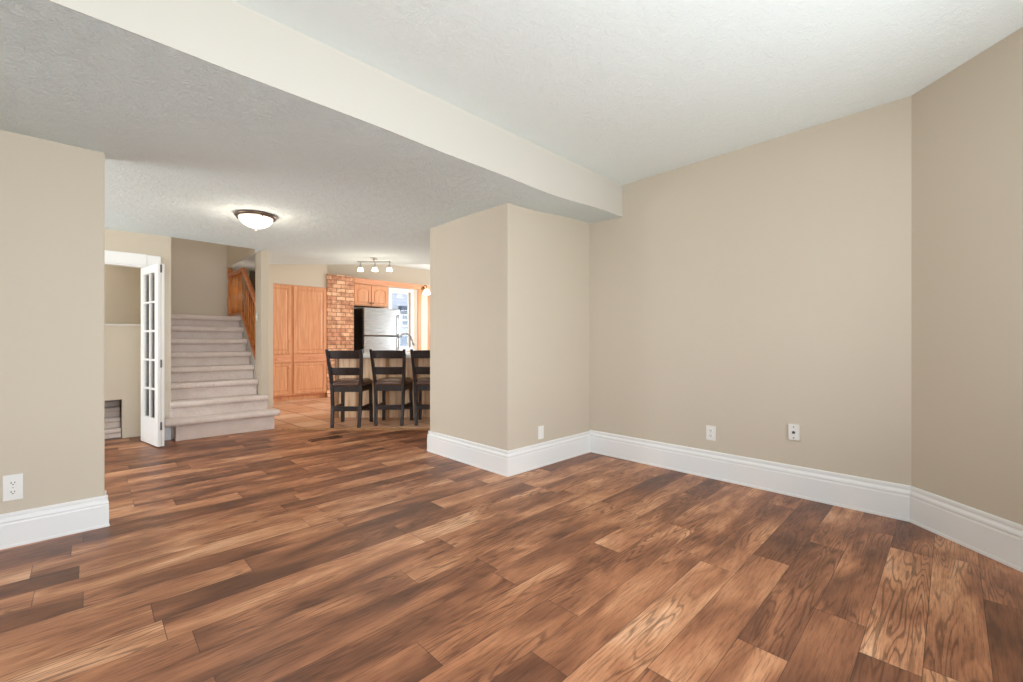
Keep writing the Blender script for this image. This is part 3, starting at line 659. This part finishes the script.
# peninsula on the diagonal
def DIAG(name, **kw):
    o = empty(name, (0, 0, 0), YAW - math.pi / 2, **kw); return o
def diag_obj(name, bm, mat, root=None, **k): return obj(name, bm, mat, root, **k)
PD = 6.84; s0, s1 = -2.79, -0.55
pn = empty('kitchen_peninsula', tuple(FW * PD + RT * s0), YAW - math.pi / 2, label='beige wood panelled kitchen peninsula base behind the bar stools', cat='kitchen peninsula')
bm = B(0, s1 - s0, 0, 0.60, 0.004, 0.955)
for k in range(24):                      # shallow board joints
    x = 0.05 + k * 0.0925
    box(bm, x, x + 0.085, -0.006, 0.0, 0.03, 0.955)
obj('base_panel', bm, M['panel'], pn)
for x in (0.0, 0.34, 0.80, 1.26, 1.72): obj('batten', B(x, x + 0.055, -0.022, -0.006, 0.004, 0.955), M['batten'], pn)
ct = empty('countertop', tuple(FW * (PD - 0.26) + RT * (s0 - 0.03)), YAW - math.pi / 2, label='pale stone countertop on the peninsula behind the bar stools', cat='countertop')
obj('slab', B(0, s1 - s0 + 0.03, 0, 0.92, 0.957, 1.012), M['stone'], ct, bevel=0.012, seg=3)
# faucet
fp = FW * 7.28 + RT * (-1.90)
fc = empty('kitchen_faucet', (fp.x, fp.y, 1.012), YAW - math.pi / 2, label='tall gooseneck tap standing on the pale kitchen countertop', cat='tap')
pts = [(0, 0, 0.0), (0, 0, 0.22)] + [(0.11 - 0.11 * math.cos(a), 0, 0.22 + 0.11 * math.sin(a)) for a in [i * math.pi / 10 for i in range(1, 9)]]
obj('spout', tube(pts, 0.014, 12), M['nickel'], fc, smooth=True)
obj('spray_head', tube([pts[-1], (0.235, 0, 0.20), (0.25, 0, 0.13)], [0.016, 0.019, 0.021], 12), M['nickel'], fc, smooth=True)
obj('base', lathe([(0.03, 0), (0.03, 0.01), (0.018, 0.03), (0.018, 0.07)], 16), M['nickel'], fc)
obj('lever', tube([(0, -0.015, 0.06), (0.0, -0.07, 0.10)], 0.006, 8), M['nickel'], fc)

# ---------------------------------------------------------------- bar stools
def make_stool():
    r = empty('bar_stool'); lt = 0.048
    for s in (-1, 1):                     # rear leg and back post in one sweep
        bm = bmesh.new(); P_ = [(s * 0.186, -0.035, 0.004), (s * 0.194, 0.0, 0.30), (s * 0.202, 0.0, 0.60), (s * 0.222, -0.04, 0.86), (s * 0.238, -0.085, 1.098)]
        wd = [0.042, 0.048, 0.050, 0.044, 0.036]
        ring = []
        for (x, y, z), w in zip(P_, wd): ring.append([bm.verts.new((x + a * 0.021, y + b_ * w / 2, z)) for a, b_ in ((-1, -1), (1, -1), (1, 1), (-1, 1))])
        bm.faces.new(ring[0][::-1]); bm.faces.new(ring[-1])
        for a, b_ in zip(ring, ring[1:]):
            for i in range(4): bm.faces.new((a[i], a[(i + 1) % 4], b_[(i + 1) % 4], b_[i]))
        obj('leg', bm, M['dark'], r, bevel=0.005)
    for s in (-1, 1):
        obj('leg', bar(bmesh.new(), (s * 0.215, 0.415, 0.004), (s * 0.205, 0.395, 0.585), 0.044, 0.044), M['dark'], r, bevel=0.005)
    # back slats
    def slat(z0, z1, w0, w1, y0, y1, crest=0.0):
        bm = bmesh.new(); n = 10; A = []
        for i in range(n + 1):
            t = i / n * 2 - 1; bow = -0.022 * (1 - t * t)
            zt = z1 + crest * (1 - t * t); x0, x1 = t * w0, t * w1
            A.append([bm.verts.new(p) for p in ((x0, y0 + bow - 0.011, z0), (x0, y0 + bow + 0.011, z0), (x1, y1 + bow + 0.011, zt), (x1, y1 + bow - 0.011, zt))])
        bm.faces.new(A[0]); bm.faces.new(A[-1][::-1])
        for a, b_ in zip(A, A[1:]):
            for i in range(4): bm.faces.new((a[i], b_[i], b_[(i + 1) % 4], a[(i + 1) % 4]))
        obj('back_slat', bm, M['dark'], r, bevel=0.003)
    slat(0.968, 1.078, 0.212, 0.222, -0.060, -0.078, 0.006); slat(0.735, 0.845, 0.196, 0.204, -0.018, -0.036)
    # seat frame
    bm = bmesh.new(); box(bm, -0.18, 0.18, -0.012, 0.012, 0.50, 0.578); box(bm, -0.185, 0.185, 0.385, 0.409, 0.50, 0.578)
    for s in (-1, 1): hexa(bm, [(s * 0.19, 0.02, 0.50), (s * 0.212, 0.02, 0.50), (s * 0.218, 0.376, 0.50), (s * 0.196, 0.376, 0.50)], [(s * 0.19, 0.02, 0.578), (s * 0.212, 0.02, 0.578), (s * 0.218, 0.376, 0.578), (s * 0.196, 0.376, 0.578)])
    obj('seat_frame', bm, M['dark'], r)
    # cushion: domed pad
    bm = bmesh.new(); n = 12; g = {}
    for i in range(n + 1):
        for j in range(n + 1):
            u, v = i / n * 2 - 1, j / n * 2 - 1
            hw2 = 0.212 + 0.018 * (v + 1) / 2; f = max(abs(u), abs(v)); ed = 1 - max(0, (f - 0.8) / 0.2) ** 2
            g[i, j] = bm.verts.new((u * hw2, 0.198 + v * 0.232, 0.618 + 0.045 * ed + 0.008 * (1 - u * u) * (1 - v * v)))
    for i in range(n):
        for j in range(n): bm.faces.new((g[i, j], g[i + 1, j], g[i + 1, j + 1], g[i, j + 1]))
    ret = bmesh.ops.extrude_face_region(bm, geom=[e for e in bm.edges if e.is_boundary]); vs = [v for v in ret['geom'] if isinstance(v, bmesh.types.BMVert)]
    for v in vs: v.co.z = 0.580; v.co.x *= 0.97
    bm.faces.new([v for v in sorted(vs, key=lambda v: math.atan2(v.co.y - 0.198, v.co.x))])
    # notch-free rear: keep pad between the rear posts
    for v in bm.verts:
        if v.co.y < 0.03 : v.co.x = max(-0.176, min(0.176, v.co.x)) if v.co.y < 0.0 else v.co.x * 0.9
    obj('seat', bm, M['leather'], r, smooth=True)
    # stretchers
    obj('stretcher', B(-0.172, 0.172, -0.030, -0.006, 0.232, 0.300), M['dark'], r, bevel=0.003)
    obj('stretcher', B(-0.192, 0.192, 0.398, 0.422, 0.175, 0.235), M['dark'], r, bevel=0.003)
    for s in (-1, 1):
        obj('stretcher', hexa(bmesh.new(), [(s * 0.182, 0.012, 0.235), (s * 0.202, 0.012, 0.235), (s * 0.218, 0.386, 0.235), (s * 0.198, 0.386, 0.235)], [(s * 0.182, 0.012, 0.29), (s * 0.202, 0.012, 0.29), (s * 0.218, 0.386, 0.29), (s * 0.198, 0.386, 0.29)]), M['dark'], r)
    return r
stool = make_stool()
SL = [(6.06, -165.0, 'dark wooden bar stool closest to the brick pillar and oak pantry', 0.0), (6.20, -122.0, 'dark wooden bar stool in the middle of the three at the peninsula', -0.02), (6.23, -82.0, 'dark wooden bar stool partly hidden behind the corner of the beige wall', 0.02)]
for i, (D, dx, lab, rz) in enumerate(SL):
    o = stool if i == 0 else copy_tree(stool)
    p = FW * D + RT * (dx * D / F_PX); o.location = (p.x, p.y, 0); o.rotation_euler = (0, 0, YAW - math.pi / 2 + rz)
    tag(o, lab, 'bar stool', 'bar stools at the kitchen peninsula')

# ================================================================ LIGHT FITTINGS
lx, ly = 1.19, 4.83; lz = ceil_z(lx, ly)
fl = empty('ceiling_light', (lx, ly, lz), label='lit round frosted glass ceiling light with a brown metal rim', cat='ceiling light')
obj('rim', lathe([(0.155, 0.02), (0.175, 0.0), (0.182, -0.008), (0.184, -0.022), (0.172, -0.036), (0.150, -0.040), (0.148, -0.02)], 48), M['bronze'], fl, smooth=True)
obj('glass_shade', lathe([(0.146, -0.036), (0.143, -0.055), (0.130, -0.078), (0.107, -0.100), (0.075, -0.118), (0.04, -0.130), (0.012, -0.134)], 48), M['lamp'], fl, smooth=True)
obj('finial', lathe([(0.006, -0.132), (0.016, -0.136), (0.018, -0.142), (0.012, -0.150), (0.005, -0.158)], 16), M['bronze'], fl, smooth=True)
for a in (0.6, 2.7, 4.8): obj('clip', tube([(0.165 * math.cos(a), 0.165 * math.sin(a), -0.035), (0.152 * math.cos(a), 0.152 * math.sin(a), -0.055)], 0.007, 8), M['bronze'], fl)
point('ceiling_light_glow', (lx, ly, lz - 0.19), 9, (1.0, 0.90, 0.76), 0.1)

TD = 6.62; tp = FW * TD + RT * (-137.5 * TD / F_PX); tz = ceil_z(tp.x, tp.y)
tr = empty('track_light', (tp.x, tp.y, tz), YAW - math.pi / 2, label='nickel track light with three lit cone lamps on the ceiling above the stools', cat='ceiling light')
obj('canopy', lathe([(0.055, 0.01), (0.058, -0.008), (0.05, -0.022), (0.02, -0.03)], 24), M['nickel'], tr, smooth=True)
obj('stem', tube([(0, 0, -0.02), (0, 0, -0.055)], 0.008, 8), M['nickel'], tr)
obj('track_bar', B(-0.255, 0.255, -0.011, 0.011, -0.066, -0.050), M['nickel'], tr, bevel=0.003)
hd = None
for x in (-0.205, 0.015, 0.235):
    if hd is None:
        arm = lathe([(0.006, -0.064), (0.006, -0.10), (0.014, -0.108), (0.026, -0.138), (0.027, -0.152)], 14)
        hd = obj('lamp_arm', arm, M['nickel'], tr, smooth=True); c0 = hd
        sh = lathe([(0.025, -0.150), (0.034, -0.165), (0.042, -0.185), (0.044, -0.20), (0.03, -0.203)], 20); obj('lamp_shade', sh, M['bulb'], hd, smooth=True)
    else: c0 = copy_tree(hd, tr)
    c0.location = (x, 0, 0)
for x in (-0.205, 0.015, 0.235):
    q_ = Vector((tp.x, tp.y, tz)) + RT * x + Vector((0, 0, -0.24)); point('track_lamp_glow', q_, 3, (1, 0.88, 0.72), 0.03)

# ================================================================ PLATES, VENT
def plate(name, loc, rz, w, h, d, label, cat, kind_):
    """faces local -y"""
    r = empty(name, loc, rz, label=label, cat=cat)
    obj('cover_plate', B(-w / 2, w / 2, -d, 0, -h / 2, h / 2), M['plate'], r, bevel=0.003)
    if kind_ == 'outlet':
        for zc in (-0.021, 0.021):
            fc_ = obj('socket', lathe([(0.0165, 0), (0.0165, 0.003)], 20), M['plate'], r); fc_.rotation_euler = (math.pi / 2, 0, 0); fc_.location = (0, -d, zc * h / 0.118)
            bm = boxes((-0.0085, -0.0055, -0.004, -0.0029, -0.002, 0.008) , (0.0055, 0.0085, -0.004, -0.0029, -0.002, 0.007), (-0.003, 0.003, -0.004, -0.0029, -0.011, -0.006))
            sl = obj('slots', bm, M['slot'], fc_); sl.rotation_euler = (-math.pi / 2, 0, 0)
        sc = obj('screw', lathe([(0.003, 0), (0.003, 0.001)], 10), M['nickel'], r); sc.rotation_euler = (math.pi / 2, 0, 0); sc.location = (0, -d, 0)
    if kind_ == 'cable':
        for z in (-0.042, 0.042):
            s_ = obj('screw', lathe([(0.0045, 0), (0.0045, 0.0015)], 10), M['slot'], r); s_.rotation_euler = (math.pi / 2, 0, 0); s_.location = (0, -d, z)
        s_ = obj('cable_jack', lathe([(0.011, 0), (0.011, 0.003), (0.006, 0.004), (0.006, 0.010)], 14), M['hinge'], r); s_.rotation_euler = (math.pi / 2, 0, 0); s_.location = (0, -d, 0)
    if kind_ == 'switch':
        obj('toggle', B(-0.006, 0.006, -d - 0.012, -d, -0.004, 0.014), M['plate'], r)
    return r
plate('wall_outlet', (-0.314, LY - e, 0.345), 0, 0.080, 0.150, 0.006, 'white double socket beside the door end of the hall wall, above a tall baseboard', 'electrical outlet', 'outlet')['label'] = 'white double socket on the beige wall that ends beside the folding glass door'
plate('wall_outlet', (RX - e, 1.492, 0.396), -math.pi / 2, 0.082, 0.128, 0.006, 'cream double socket in the long wall, nearer the projecting column', 'electrical outlet', 'outlet')
plate('cable_outlet', (RX - e, 0.861, 0.498), -math.pi / 2, 0.072, 0.120, 0.022, 'thick white cable plate with a centre jack, nearer the bay corner', 'cable outlet', 'cable')
plate('blank_plate', (3.125, CY - e, 0.325), 0, 0.080, 0.125, 0.006, 'white blank wall plate on the bright face of the projecting column', 'wall plate', '')
plate('light_switch', (1.72 - e, 6.93, 1.56), -math.pi / 2, 0.070, 0.115, 0.006, 'small light switch on the wall post at the stair foot', 'light switch', 'switch')
fv = empty('floor_vent', (2.106, 5.44, 0), 0, label='flat brown metal heating vent set into the plank floor before the stools', cat='floor vent')
bm = boxes((-0.19, 0.19, -0.066, -0.050, 0.0, 0.008), (-0.19, 0.19, 0.050, 0.066, 0.0, 0.008), (-0.19, -0.174, -0.05, 0.05, 0.0, 0.008), (0.174, 0.19, -0.05, 0.05, 0.0, 0.008))
obj('frame', bm, M['vent'], fv, bevel=0.002)
bm = bmesh.new()
for k in range(24): x = -0.168 + k * 0.0146; box(bm, x, x + 0.005, -0.05, 0.05, 0.002, 0.006)
obj('grille', bm, M['vent'], fv)
obj('duct', B(-0.174, 0.174, -0.05, 0.05, 0.0005, 0.0015), M['slot'], fv)
